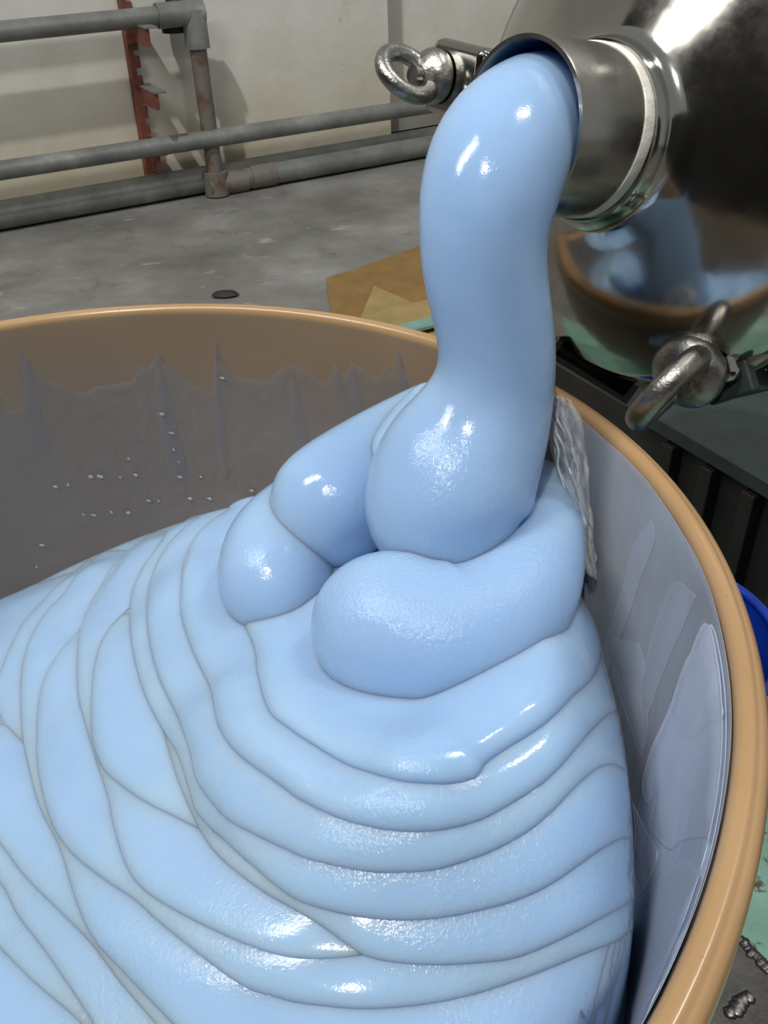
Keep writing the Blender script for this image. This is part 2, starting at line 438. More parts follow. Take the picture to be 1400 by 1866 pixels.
BR = np.stack([d, np.array([-d[1], d[0], 0]), [0, 0, 1]]).T
c = (A0 + B0)/2
tbm = empty('steel_beam', (c[0], c[1], 0), 'pale teal painted steel beam lying on the floor behind the drum rim', 'beam')
obj('flange', box(c[0], c[1], 0.018, L, 0.012, 0.034, BR), MT['teal_paint'], tbm, smooth=False, bevel=0.002)
obj('web', box(c[0] - BR[0][1]*0.02, c[1] - BR[1][1]*0.02, 0.032, L, 0.05, 0.008, BR), MT['teal_paint'], tbm, smooth=False)
st = onz(410, 533, 0.012)
dv, df = lathe(st - [0, 0, 0.012], (0, 0, 1), [(0, 0.02), (0.006, 0.027), (0.014, 0.02), (0.018, 0.004)], 14)
dv = [st + (np.asarray(v) - st) * [1.5, 0.8, 1.0] for v in dv]
tag(obj('stone_chip', (dv, df), MT['debris'], loc=(st[0], st[1], 0)), 'small dark oval stone chip on the concrete floor left of the cardboard', 'stone')

# ================================================================== drum
ZR = DC[2]
DECK = 0.05
def drum_r(z):      # inner wall radius at depth z below the rim
    return 0.2942 + 0.035 * z / 0.66
def dp(th, r, z): return np.array([DC[0] + r*math.cos(th), DC[1] + r*math.sin(th), ZR + z])
dr = empty('drum', (DC[0], DC[1], DECK), 'large open tan plastic drum with a rolled rim, being filled with blue gel', 'drum')
bot = DECK - ZR
inner = [(0, 0), (0, drum_r(bot+0.012)-0.004)]
prof = [(bot + 0.012, 0.0005), (bot + 0.012, drum_r(bot+0.012))] + [(z, drum_r(z)) for z in np.linspace(bot + 0.03, -0.006, 14)] + \
       [(-0.002, 0.2950), (-0.004, 0.3000), (-0.02, 0.3005)] + [(z, drum_r(z) + 0.0065) for z in np.linspace(-0.03, bot + 0.01, 10)] + [(bot + 0.003, drum_r(bot) + 0.003), (bot, drum_r(bot) - 0.004), (bot, 0.0005)]
obj('shell', lathe(DC, (0, 0, 1), [(z, r) for z, r in prof], 160), MT['tan_plastic_shaded'], dr)
rp = [(-0.005, 0.2944), (-0.0015, 0.2946), (0.0008, 0.2956), (0.0020, 0.2972), (0.0023, 0.3000), (0.0020, 0.3014), (0.0010, 0.3020), (0.0010, 0.3030), (-0.0004, 0.3052), (-0.003, 0.3066),
      (-0.012, 0.3070), (-0.016, 0.3064), (-0.018, 0.3045), (-0.018, 0.3000), (-0.008, 0.2985)]
obj('rim', lathe(DC, (0, 0, 1), rp, 200, close=True), MT['tan_plastic'], dr, sharp=70)

# ================================================================== layered patches (gel folds, wall film)
def seg_dist(P, A):
    """distance of points P (N,2) to polyline A (M,2)"""
    D = np.full(len(P), 1e9)
    for i in range(len(A) - 1):
        a, b = A[i], A[i+1]; ab = b - a; L2 = ab @ ab + 1e-12
        t = np.clip(((P - a) @ ab) / L2, 0, 1)
        D = np.minimum(D, np.hypot(*(P - a - t[:, None]*ab).T))
    return D
def inside(P, A):
    r = np.zeros(len(P), bool); n = len(A); j = n - 1
    for i in range(n):
        xi, yi = A[i]; xj, yj = A[j]
        c = ((yi > P[:, 1]) != (yj > P[:, 1])) & (P[:, 0] < (xj - xi)*(P[:, 1] - yi)/((yj - yi) + 1e-15) + xi)
        r ^= c; j = i
    return r
def resample(A, step, smooth=True):
    A = np.asarray(A, float)
    if smooth and len(A) > 2: A = catmull(A, 10)
    s = np.r_[0, np.cumsum(np.hypot(*np.diff(A, axis=0).T))]
    k = max(2, int(s[-1]/step) + 1); t = np.linspace(0, s[-1], k)
    return np.c_[np.interp(t, s, A[:, 0]), np.interp(t, s, A[:, 1])]
def mesh2d(out, insets, grid, vis=None):
    """triangulate the closed outline with rows of points just inside it and a grid further in"""
    n = len(out)
    nxt = np.roll(out, -1, 0); prv = np.roll(out, 1, 0); T = nxt - prv; T /= np.linalg.norm(T, axis=1)[:, None] + 1e-12
    area2 = np.sum(out[:, 0]*nxt[:, 1] - nxt[:, 0]*out[:, 1])
    N = np.c_[-T[:, 1], T[:, 0]] * (1 if area2 > 0 else -1)
    clo = np.vstack([out, out[:1]]); pts = [out]
    for d in insets:
        q = out + N*d; q = q[inside(q, out)]
        if len(q): q = q[seg_dist(q, clo) > d*0.9]
        pts.append(q)
    lo, hi = out.min(0), out.max(0)
    gx, gy = np.meshgrid(np.arange(lo[0], hi[0], grid), np.arange(lo[1], hi[1], grid))
    g = np.c_[gx.ravel(), gy.ravel()]; g[:, 0] += (np.arange(len(g)) // gx.shape[1] % 2)*grid/2
    g = g[inside(g, out)]
    if len(g): g = g[seg_dist(g, clo) > (insets[-1] + grid*0.5)]
    pts.append(g)
    P = np.vstack(pts)
    r = delaunay_2d_cdt([Vector(p) for p in P], [], [list(range(n))], 1, 1e-7)
    return np.array([[v.x, v.y] for v in r[0]]), [list(f) for f in r[2]]
def boundary_edges(F):
    E = {}
    for f in F:
        for i in range(len(f)):
            a, b = f[i], f[(i+1) % len(f)]; E[(a, b)] = 1
    return [e for e in E if (e[1], e[0]) not in E]
def slab(P2, F, top, botf):
    n = len(P2); V = [p for p in top] + [p for p in botf]
    FF = [tuple(f) for f in F] + [tuple(i + n for i in f[::-1]) for f in F]
    for a, b in boundary_edges(F): FF.append((b, a, a + n, b + n))
    return V, FF
def sstep(x): x = np.clip(x, 0, 1); return x*x*(3 - 2*x)
def bulge(s, A, w, L, floor=0.12):
    e = np.clip(s/w, 0, 1)
    return A*np.sqrt(np.clip(1 - (1 - e)**2, 0, 1)) * (1 - (1-floor)*sstep((s - 0.7*w)/(L - 0.7*w)))

# ---- the heap's broad shape: a smooth surface through known points (drum plan, height below rim)
CPT = []
for px, py, z in [(830,1000,-.088),(800,1200,-.088),(800,1430,-.088),(780,1600,-.093),(760,1760,-.104),(700,1866,-.110),
                  (1040,1000,-.078),(1080,1140,-.080),(1130,1300,-.082),(1145,1500,-.090),(1145,1700,-.104),(1080,1840,-.120),
                  (620,980,-.105),(500,1150,-.120),(480,1300,-.120),(300,1250,-.148),(150,1300,-.172),(0,1450,-.180),(0,1600,-.176),(300,1600,-.136),
                  (500,1600,-.112),(300,1866,-.130),(0,1866,-.160),(430,980,-.145),(250,1040,-.175),(120,1100,-.192),(0,1160,-.205)]:
    q = onz(px, py, ZR + z) - DC; CPT.append((q[0], q[1], z))
CPT += [(.064,.281,-.158),(-.044,.285,-.190),(-.152,.245,-.218),(-.28,0,-.235),(-.2,-.2,-.22),(0,-.285,-.15),(.15,-.26,-.13),(.19,.20,-.11),(.12,.26,-.14)]
CPT = np.array(CPT)
def tps_k(r2): return np.where(r2 > 1e-12, 0.5*r2*np.log(np.maximum(r2, 1e-12)), 0)
_K = tps_k(((CPT[:, None, :2] - CPT[None, :, :2])**2).sum(-1)) + 1e-3*np.eye(len(CPT))
_Pm = np.c_[np.ones(len(CPT)), CPT[:, :2]]
_S = np.linalg.solve(np.block([[_K, _Pm], [_Pm.T, np.zeros((3, 3))]]), np.r_[CPT[:, 2], 0, 0, 0])
def H0(P):
    P = np.asarray(P, float)
    return tps_k(((P[:, None] - CPT[None, :, :2])**2).sum(-1)) @ _S[:-3] + _S[-3] + P @ _S[-2:]
# right flank of the heap, seen against the drum wall
FLANK = [(985,800),(1040,900),(1062,1000),(1100,1090),(1124,1170),(1150,1270),(1166,1380),(1174,1500),(1174,1600),(1162,1700),(1130,1800),(1085,1880),(1030,1960)]
LAYERS = []        # dicts: vis polyline, closed outline, A, w, L
def hit(px, py, upto):
    """first point of the heap along the ray"""
    d = ray(px, py); o = CP - DC
    t = np.linspace(0.12, 1.1, 1400)
    Q = o + t[:, None]*d
    ok = np.hypot(Q[:, 0], Q[:, 1]) < 0.42
    h = HH(Q[:, :2], upto, flank=False)
    b = np.where((Q[:, 2] < h) & ok)[0]
    i = b[0] if len(b) else len(t) - 1
    return Q[i, :2]
def HH(P, upto, flank=True):
    P = np.asarray(P, float); h = H0(P)
    for Ly in LAYERS[:upto]: h = h + layer_t(Ly, P)
    if flank and FL is not None: h = h - flank_drop(P)
    return h
def layer_t(Ly, P, sink=False):
    out = np.zeros(len(P)); lo = Ly['out'].min(0) - .001; hi = Ly['out'].max(0) + .001
    k = np.where(np.all((P >= lo) & (P <= hi), axis=1))[0]
    if len(k) == 0: return out
    k = k[inside(P[k], Ly['out'])]
    if len(k) == 0: return out
    s = seg_dist(P[k], Ly['vis']); c = seg_dist(P[k], Ly['clo'])
    wob = 1 + 0.06*np.sin(P[k, 0]*70 + Ly['ph']) * np.sin(P[k, 1]*63 + 2*Ly['ph'])
    out[k] = 0.72*bulge(s, Ly['A'], Ly['w']*1.45, Ly['L']*1.25) * sstep(c/0.045) * wob
    if sink: out[k] -= 0.0007*(1 - sstep(c/0.014))*sstep(s/0.004)
    return out
FL = None
def flank_drop(P):
    d = seg_dist(P, FL); ins = inside(P, FLP)
    s = np.where(ins, d, -d); w = 0.030
    e = np.clip(s/w, 0, 1)
    drop = 0.034*(1 - np.sqrt(np.clip(1 - (1 - e)**2, 0, 1)))
    drop = drop + np.where(s < 0, np.minimum(-s*14, 0.085), 0)
    return drop
FL = resample([hit(*p, 0) for p in FLANK], 0.004) if False else None
_fl = np.array([hit(*p, 0) for p in FLANK]); FL = resample(_fl, 0.004)
FLP = np.vstack([FL, [[FL[-1][0], -0.6], [-0.6, -0.6], [-0.6, 0.6], [FL[0][0] - 0.02, 0.6]]])

# crease lines, oldest first: (visible crease in the photo, path that closes it under newer folds, height, round-over width, length)
def F_(vis, clo, A=.010, w=.026, L=.075): return (vis, clo, A, w, L)
RE = {0:(1130,1800)}
FOLDS = [
 F_([(-90,1640),(0,1728),(62,1790),(129,1847),(180,1900)], [(500,1950),(500,1700),(250,1500),(0,1480),(-90,1560)], .005, .02, .05),
 F_([(-90,1500),(0,1609),(31,1666),(78,1728),(114,1780),(166,1858),(200,1920)], [(600,1950),(600,1700),(300,1450),(0,1350),(-90,1420)], .005, .02, .05),
 F_([(70,1010),(20,1060),(-10,1100),(-50,1180)], [(-50,1500),(200,1500),(250,1100),(240,1000)], .007, .02, .06),
 F_([(-90,1420),(0,1537),(52,1604),(114,1666),(163,1716),(218,1790),(292,1876),(360,1950)], [(700,1960),(700,1700),(350,1450),(60,1280),(-90,1340)], .006, .02, .05),
 F_([(170,985),(114,1060),(52,1123),(21,1174),(0,1225),(-30,1300)], [(100,1500),(300,1400),(300,1100),(280,1000)], .007, .02, .06),
 F_([(210,982),(171,1019),(124,1071),(83,1117),(57,1159),(41,1211),(37,1273),(41,1340),(52,1397),(72,1470),(109,1547),(138,1640),(171,1712),(233,1780),(311,1863),(360,1910),(400,1950),(450,2010)], [(600,2070),(900,2070),(1075,1970),(1150,1800),(1172,1650),(1100,1300),(450,1150),(330,990)], .008, .024, .06),
 F_([(280,965),(190,1080),(140,1154),(104,1195),(83,1231),(70,1283),(67,1356),(72,1418),(93,1495),(129,1552),(186,1600),(245,1640),(290,1680),(362,1739),(440,1796),(500,1817),(550,1830),(650,1840),(750,1835),(850,1817),(950,1785),(1050,1740),(1125,1690),(1175,1625)], [(1190,1500),(1130,1350),(900,1000),(600,900),(340,960)], .011, .028, .075),
 F_([(290,955),(238,1000),(192,1055),(155,1122),(142,1180),(142,1262),(155,1319),(176,1390),(196,1450),(207,1506),(228,1573),(252,1612),(290,1642),(362,1682),(466,1728),(549,1747),(655,1742),(740,1720)], [(900,1650),(900,1000),(600,900),(380,940)], .010, .026, .075),
 F_([(238,1105),(197,1148),(176,1195),(167,1262),(168,1340),(186,1397),(223,1433),(269,1464),(321,1490),(400,1530),(480,1590)], [(640,1600),(700,1300),(560,1100),(380,1000)], .009, .026, .07),
 F_([(285,1290),(308,1370),(335,1450),(385,1545),(450,1605),(520,1650),(590,1692),(660,1740),(725,1755),(800,1760),(875,1757),(950,1745),(1050,1697),(1125,1640),(1178,1570)], [(1185,1450),(1120,1300),(820,1100),(500,1200)], .010, .026, .08),
 F_([(430,918),(337,952),(290,993),(254,1045),(237,1102),(241,1180),(259,1252),(285,1310),(322,1372),(345,1440),(362,1485),(430,1552),(466,1583),(500,1612),(550,1645),(625,1667),(700,1678),(775,1678),(850,1667),(950,1640),(1025,1600),(1100,1540),(1178,1460)], [(1180,1380),(1100,1150),(900,950),(650,880),(500,905)], .012, .026, .075),
 F_([(440,912),(362,947),(311,988),(280,1040),(268,1097),(272,1169),(290,1236),(321,1300),(345,1366),(357,1418),(383,1459),(424,1500),(518,1547),(575,1570),(650,1587),(725,1592),(800,1585),(875,1562),(950,1525),(1000,1487),(1050,1435),(1110,1380),(1172,1340)], [(1150,1270),(1080,1100),(900,950),(650,880),(510,905)], .012, .025, .07),
 F_([(455,910),(414,931),(373,962),(342,1004),(330,1071),(331,1123),(352,1190),(382,1250),(399,1325),(440,1381),(518,1438),(550,1460),(625,1495),(700,1512),(780,1517),(850,1505),(925,1470),(1000,1420),(1050,1365),(1100,1300),(1138,1235)], [(1115,1150),(1050,1030),(900,950),(650,880),(520,900)], .013, .025, .07),
 F_([(430,985),(425,1060),(440,1125),(463,1180),(471,1235),(491,1296),(530,1330),(575,1360),(650,1400),(725,1422),(800,1430),(850,1425),(872,1415),(885,1392),(925,1365),(1000,1315),(1050,1265),(1085,1220),(1102,1150),(1096,1095),(1062,1040)], [(1000,950),(820,930),(600,900),(500,930)], .020, .034, .08),
]
BOT = 0.03
gel = empty('gel', (DC[0], DC[1], DECK + 0.012), 'glossy pale blue gel pouring from the steel outlet and piled in folds in the drum', 'gel')
# body of the heap
ring = []
for k in range(220):
    th = 2*math.pi*k/220; ring.append([0.2885*math.cos(th), 0.2885*math.sin(th)])
P2, Fc = mesh2d(np.array(ring), [0.001, 0.003], 0.0055)
hz = HH(P2, 0)
low = -0.36
hz = np.maximum(hz, low + 0.004)
# fine step: refine the steep flank with extra rings is not needed, the folds cover most of it
top = np.c_[P2 + DC[:2], hz + ZR]; bt = np.c_[P2*0.985 + DC[:2], np.full(len(P2), ZR + low)]
obj('heap_body', slab(P2, Fc, top, bt), MT['gel'], gel, sharp=False)
for i, (vis, clo, A, w, L) in enumerate(FOLDS):
    v = np.array([hit(*p, len(LAYERS)) for p in vis]); c = np.array([hit(*p, len(LAYERS)) for p in clo])
    rr = np.hypot(*v.T); v = v * np.where(rr > 0.287, 0.287/rr, 1)[:, None]
    rr = np.hypot(*c.T); c = c * np.where(rr > 0.287, 0.287/rr, 1)[:, None]
    vs = resample(v, 0.0035); cs = resample(np.vstack([vs[-1:], c, vs[:1]]), 0.0045, smooth=False)
    Ly = dict(vis=vs, clo=cs, out=np.vstack([vs, cs[1:-1]]), A=A, w=w, L=L, ph=i*1.7)
    LAYERS.append(Ly)
for i, Ly in enumerate(LAYERS):
    P2, Fc = mesh2d(Ly['out'], [0.0004, 0.0011, 0.0022, 0.004, 0.0065], 0.0048)
    hb = HH(P2, i); h = hb + layer_t(Ly, P2, True)
    top = np.c_[P2 + DC[:2], h + ZR]; bt = np.c_[P2 + DC[:2], np.minimum(hb, h) - BOT + ZR]
    obj('fold', slab(P2, Fc, top, bt), MT['gel'], gel, sharp=False)

# ------------------------------------------------------------------ big lobes and the falling stream
def nodes_z(L):      # (px, py, height over rim, radius px)
    P = []; R = []
    for px, py, z, r in L:
        q = onz(px, py, ZR + z); P.append(q); R.append(r/ppm(q))
    return P, R
def nodes_y(L):
    P = []; R = []
    for px, py, y, r in L:
        q = ony(px, py, DC[1] + y); P.append(q); R.append(r/ppm(q))
    return P, R
P, R = nodes_z([(560,900,-.085,55),(520,980,-.090,98),(505,1040,-.094,108),(508,1072,-.097,106)])
obj('lobe', sweep(P, R, 64, 10), MT['gel'], gel, sharp=False)
P, R = nodes_z([(1005,850,-.050,30),(1008,930,-.052,54),(990,1010,-.055,78),(945,1092,-.058,108),(872,1150,-.065,134),(790,1162,-.067,143),(724,1150,-.068,148),(696,1138,-.069,142)])
obj('lobe', sweep(P, R, 64, 12), MT['gel'], gel, sharp=False)
P, R = nodes_z([(785,745,-.028,52),(735,790,-.040,72),(672,850,-.052,96),(618,905,-.062,114),(598,932,-.067,116)])
obj('lobe', sweep(P, R, 64, 10), MT['gel'], gel, sharp=False)
P, R = nodes_z([(778,722,-.013,28),(752,765,-.024,42),(718,830,-.034,52)])
obj('lobe', sweep(P, R, 48, 10), MT['gel'], gel, sharp=False)
STREAM = [(1010,200,.208,92),(992,214,.194,112),(948,236,.166,119),(910,290,.143,130),(890,360,.127,127),(880,430,.119,118),(884,500,.115,113),(897,570,.112,109),(906,640,.110,107),
          (900,705,.108,112),(875,775,.104,131),(840,842,.097,150),(818,900,.088,153),(812,945,.080,148),(819,990,.073,122)]
P, R = nodes_y(STREAM)
so = obj('stream', sweep(P, R, 96, 12, ripple=0.006, soft=30), MT['gel'], gel, sharp=False)
rm_ = so.modifiers.new('remesh', 'REMESH'); rm_.mode = 'VOXEL'; rm_.voxel_size = 0.0016; rm_.use_smooth_shade = True
sm_ = so.modifiers.new('smooth', 'SMOOTH'); sm_.factor = 0.5; sm_.iterations = 45

# ------------------------------------------------------------------ film of gel smeared on the drum wall
def wall_patch(name, pix, mat, parent, A=0.0018, w=0.006, off=0.0004, grid=0.008, uz=None, smooth=True):
    if uz is None:
        uz = []
        for px, py in pix:
            q = oncyl(px, py, 0.2915) - DC; uz.append([math.atan2(q[1], q[0])*0.2915, min(q[2], -0.006)])
    uz = np.array(uz)
    out = resample(np.vstack([uz, uz[:1]]), 0.003, smooth=smooth)[:-1]
    P2, F2 = mesh2d(out, [0.0008, 0.002, 0.004], grid)
    d = seg_dist(P2, np.vstack([out, out[:1]]))
    t = A*sstep(d/w)
    T = []; B = []
    for (u, z), tk in zip(P2, t):
        th = u/0.2915; r = drum_r(min(z, -0.004)) - off; T.append(dp(th, r - tk, z)); B.append(dp(th, r - 0.0002, z))
    return obj(name, slab(P2, F2, T, B), mat, parent, sharp=False)
wf = empty('wall_film', (DC[0], DC[1], ZR - 0.25), 'thin milky smear of gel with ragged upper edge coating the inner drum wall', 'gel film')
edge = [(-60,745),(0,721),(11,750),(43,738),(31,633),(57,664),(91,693),(120,704),(154,716),(171,704),(211,699),(240,693),(257,661),(269,673),(286,644),(303,664),(343,693),(389,716),(391,621),(406,664),(429,687),(486,693),(514,670),(531,661),(560,676),(594,699),(611,664),(628,685),(640,659),(674,681),(686,690),(703,664),(717,687),(723,639),(737,676),(760,704),(800,690)]
uz = []
for px, py in edge:
    q = oncyl(px, py, 0.2915) - DC; uz.append([math.atan2(q[1], q[0])*0.2915, q[2]])
uz.insert(0, [uz[0][0] + 0.12, uz[0][1] - 0.01])
u1 = uz[-1][0] - 0.03; uz += [[u1, -0.03], [u1, -0.26], [uz[0][0], -0.30]]
wall_patch('smear', None, MT['gel_film'], wf, 0.0012, 0.003, 0.0003, 0.009, uz=uz, smooth=False)
q = oncyl(1018, 730, 0.2915) - DC; t0 = math.atan2(q[1], q[0]); uz = []
for th in np.linspace(t0, -1.3, 26): uz.append([th*0.2915, -0.0012 - 0.0005*math.sin(th*9) - 0.0006*math.sin(th*23)])
uz += [[-1.3*0.2915, -0.30], [0.0, -0.33], [uz[0][0] - 0.02, -0.3]]
wall_patch('smear', None, MT['gel_film_right'], wf, 0.0006, 0.003, 0.0003, 0.009, uz=uz, smooth=False)
# thicker sheets and drips over the smear
SHEETS = [
 [(1310,1080),(1280,1140),(1255,1220),(1230,1300),(1205,1370),(1195,1430),(1204,1467),(1218,1455),(1210,1510),(1240,1552),(1262,1535),(1290,1530),(1320,1440),(1345,1350),(1345,1220),(1330,1120)],
 [(1300,1523),(1262,1570),(1222,1610),(1182,1670),(1165,1724),(1158,1770),(1148,1820),(1180,1900),(1260,1830),(1310,1720),(1340,1600),(1335,1540)],
 [(1250,1225),(1236,1290),(1246,1335),(1269,1349),(1290,1325),(1318,1300),(1330,1220),(1300,1180),(1265,1190)],
 [(1185,945),(1192,985),(1170,1060),(1152,1130),(1130,1190),(1118,1240),(1108,1210),(1124,1130),(1142,1060),(1156,990)],
 [(1265,1085),(1247,1140),(1226,1200),(1210,1250),(1196,1300),(1184,1296),(1180,1250),(1188,1190),(1204,1120),(1228,1060)],
 [(1118,1140),(1136,1160),(1160,1166),(1172,1170),(1180,1190),(1188,1225),(1186,1270),(1196,1310),(1190,1370),(1176,1330),(1160,1290),(1140,1230),(1120,1190)],
 [(1128,1215),(1150,1228),(1170,1232),(1180,1262),(1190,1300),(1188,1380),(1170,1330),(1150,1280)],
 [(1180,1460),(1188,1530),(1186,1580),(1198,1630),(1212,1605),(1224,1560),(1205,1520)],
]
wall_patch('drip_sheet', [(1316,1078),(1285,1140),(1255,1220),(1228,1300),(1205,1370),(1186,1470),(1172,1600),(1150,1740),(1120,1900),(1130,1990),(1300,1990),(1360,1700),(1372,1300),(1340,1130)], MT['gel_film_thick'], wf, 0.0012, 0.010, 0.0008, 0.007)
for i, sh in enumerate(SHEETS):
    if i in (3, 4, 5, 6): wall_patch('drip', sh, MT['gel_film_drip_right'], wf, 0.0012, 0.012, 0.0010, 0.006)
    else: wall_patch('drip_sheet', sh, MT['gel_film_tongue'], wf, 0.0012, 0.010, 0.0022, 0.006)
for px, py, ln, wd_ in [(286,650,210,26),(392,625,230,12),(45,640,200,22),(532,664,180,18),(641,662,150,18),(724,642,60,9),(612,668,60,10)]:
    wall_patch('drip', [(px, py), (px + wd_, py + ln*0.4), (px + wd_*2.2, py + ln), (px + wd_*1.0, py + ln*0.95), (px - wd_*0.1, py + ln*0.4)], MT['gel_film_drip'], wf, 0.0014, 0.004, 0.0015, 0.006)
for zx, zy in [(520,352),(552,410),(558,462),(574,500),(580,546),(646,545),(412,490),(436,540),(320,545),(290,546),(385,547),(478,618),(510,620),(612,612),(676,612),(812,588),(768,480),(712,240),(265,662),(300,664),(356,655),(412,656),(130,758),(110,826),(176,578),(216,572)]:
    px, py = zx/1.75, 550 + zy/1.75; a_, b_ = rng.uniform(3, 8), rng.uniform(2.2, 3.6)
    wall_patch('glint_dab', [(px + a_*math.cos(t), py + b_*math.sin(t) + 1.5*math.cos(t)) for t in np.linspace(0, 6.283, 9)[:-1]], MT['gel_glint'], wf, 0.0022, 0.003, 0.0018, 0.006)  # pale raised dabs standing in for glints on the far wall
# clear stretched web of gel between heap and wall
def web():
    Lp = [(1002,716),(1000,760),(1004,800),(1016,850),(1036,910),(1052,960),(1060,1010),(1070,1045)]
    Rp = [(1040,728),(1056,760),(1064,810),(1072,860),(1076,920),(1080,970),(1086,1020),(1088,1058)]
    Lp = catmull(np.array(Lp, float), 8); Rp = catmull(np.array(Rp, float), 8); n = len(Lp); m = 16
    V = []; Fq = []
    for i in range(n):
        for k in range(m):
            f = k/(m-1); p = Lp[i]*(1-f) + Rp[i]*f
            rad = 0.2865 - 0.006*math.sin(f*math.pi) + 0.0022*math.sin(f*17 + i*0.22 + math.sin(i*0.31)*1.4) + 0.0012*math.sin(f*31 - i*0.5)
            V.append(oncyl(p[0], p[1], rad))
    for i in range(n-1):
        for k in range(m-1): Fq.append((i*m+k, i*m+k+1, (i+1)*m+k+1, (i+1)*m+k))
    return V, Fq
wb = obj('clear_web', web(), MT['gel_clear'], wf, sharp=False)
def strands():
    Lp = catmull(np.array([(1002,716),(1000,760),(1004,800),(1016,850),(1036,910),(1052,960),(1060,1010),(1070,1045)], float), 8)
    Rp = catmull(np.array([(1040,728),(1056,760),(1064,810),(1072,860),(1076,920),(1080,970),(1086,1020),(1088,1058)], float), 8)
    n = len(Lp); parts = []; rg = np.random.default_rng(3)
    for k in range(10):
        i0 = int(rg.integers(0, n - 14)); i1 = min(n - 1, i0 + int(rg.integers(12, 34))); f0 = rg.uniform(0.05, 0.95); ph = rg.uniform(0, 6)
        pts = []; rr = []
        for i in range(i0, i1 + 1, 2):
            f = min(0.98, max(0.02, f0 + 0.09*math.sin(i*0.24 + ph) + 0.05*math.sin(i*0.6 + 2*ph)))
            p = Lp[i]*(1-f) + Rp[i]*f; pts.append(oncyl(p[0], p[1], 0.281)); rr.append(0.0002 + 0.0005*math.sin(math.pi*(i - i0 + 1)/(i1 - i0 + 2)))
        if len(pts) > 3: parts.append(sweep(pts, rr, 8, 3, soft=0))
    return join(*parts)
tag(obj('strand', strands(), MT['gel_strand'], wf, sharp=False), kind='stuff')
sm = wb.modifiers.new('thick', 'SOLIDIFY'); sm.thickness = 0.0012

# ================================================================== mixer with the outlet
TH = math.radians(35)
ac = np.array([-0.967*math.cos(TH), -0.2545*math.cos(TH), math.sin(TH)]); AX = M @ ac; AX /= np.linalg.norm(AX)
O = ony(942, 234, DC[1] + 0.166)
PR = 0.0425
up = np.array([0, 0, 1.0]); VV = up - (up @ AX)*AX; VV /= np.linalg.norm(VV); WWv = np.cross(AX, VV)
def ms(px, py, s): return onplane(px, py, O - AX*s, AX)
mx = empty('mixer', (1.50, 1.20, 0), 'polished steel mixing vessel with a round cover and a pipe outlet pouring gel', 'mixer')
IN = -AX
obj('outlet_pipe', lathe(O, IN, [(0, PR*0.94), (0, PR*0.99), (0.0015, PR), (0.045, PR), (0.062, PR), (0.062, PR*0.93), (0.003, PR*0.93)], 96, close=True), MT['brushed_steel'], mx, sharp=30)
tp = [(0.045, PR*1.001), (0.0455, PR*1.015), (0.048, PR*1.022), (0.0522, PR*1.018), (0.0535, PR*1.001)]
tv, tf = lathe(O, IN, tp, 96, close=True)
tv = [np.asarray(v) + AX*0.0022*math.sin(i % 96 * 2*math.pi/96*2 + 0.4) for i, v in enumerate(tv)]
obj('thread_tape', (tv, tf), MT['tape'], mx)
CR = 0.140
cov = [(0.053, PR*1.0), (0.053, PR*1.05), (0.055, PR*1.08), (0.060, PR*1.085), (0.0635, PR*1.12), (0.0665, PR*1.22), (0.070, PR*1.45), (0.076, PR*1.9), (0.085, PR*2.5), (0.093, CR*0.86), (0.102, CR*0.955), (0.112, CR), (0.124, CR), (0.126, CR*0.99), (0.126, 0.0005)]
obj('cover', lathe(O, IN, cov, 160), MT['polished_steel'], mx, sharp=50)
body = [(0.1265, 0.0005), (0.1265, CR*1.035), (0.140, CR*1.035), (0.142, CR*0.97), (0.16, CR*0.97), (0.42, CR*1.02), (0.45, CR*0.9), (0.46, 0.0005)]
obj('vessel_body', lathe(O, IN, body, 96), MT['polished_steel'], mx, sharp=40)
# swing-bolt lugs with eye nuts
def lug(px, py, s, axis, size, nut_dir, rust):
    c = ms(px, py, s); ctr = O - AX*s; rad = c - ctr; rad = rad/np.linalg.norm(rad); tan = np.cross(AX, rad)
    R = np.stack([rad, tan, AX]).T
    ear = join(box(*(c - rad*0.014 - AX*0.010), 0.054, 0.048, 0.018, R))
    e = obj('lug', ear, MT['polished_steel'], mx, smooth=False, bevel=0.006)
    BX = AX if axis is None else np.asarray(axis)/np.linalg.norm(axis)
    m_ = MT['rusty_steel'] if rust else MT['forged_steel']
    st_ = obj('bolt', rod(c - BX*0.03, c + BX*0.0225, 0.006, 24), m_, mx)
    vw = (CP - c) if not isinstance(nut_dir, tuple) else np.array(nut_dir); vw = vw - (vw @ BX)*BX; vw /= np.linalg.norm(vw); ph = math.radians(nut_dir) if not isinstance(nut_dir, tuple) else 0.0; rd = math.cos(ph)*vw + math.sin(ph)*np.cross(BX, vw)
    nut = obj('eye_nut', lathe(c + BX*0.0005, BX, [(0, 0.0165*size), (0.006, 0.0172*size), (0.010, 0.0155*size), (0.014, 0.0105*size), (0.016, 0.0062), (0.0, 0.0062)], 48, close=True), m_, mx)
    rn = np.cross(BX, rd)
    Rr = 0.0178*size; cc = c + BX*(0.009 + Rr*0.95)
    obj('ring', torus(cc, rn, Rr, 0.0056*size, 56, 16, 1.0), m_, nut)
    return c
lug(797, 140, 0.10, None, 1.05, (0.55, 0.8, 0.1), False)
lug(1262, 672, 0.100, M @ np.array([-0.66, -0.46, 0.60]), 1.25, 8, True)
lug(1440, 640, 0.16, None, 1.0, 20, True)
# clevis plate right of the lower eye nut
c = ms(1330, 655, 0.12); ctr = O - AX*0.12; rad = c - ctr; rad /= np.linalg.norm(rad); R = np.stack([rad, np.cross(AX, rad), AX]).T
obj('clevis_plate', join(box(*(c + AX*0.006), 0.045, 0.03, 0.008, R), box(*(c - AX*0.02), 0.045, 0.008, 0.045, R)), MT['dark_green_paint'], mx, smooth=False, bevel=0.002)
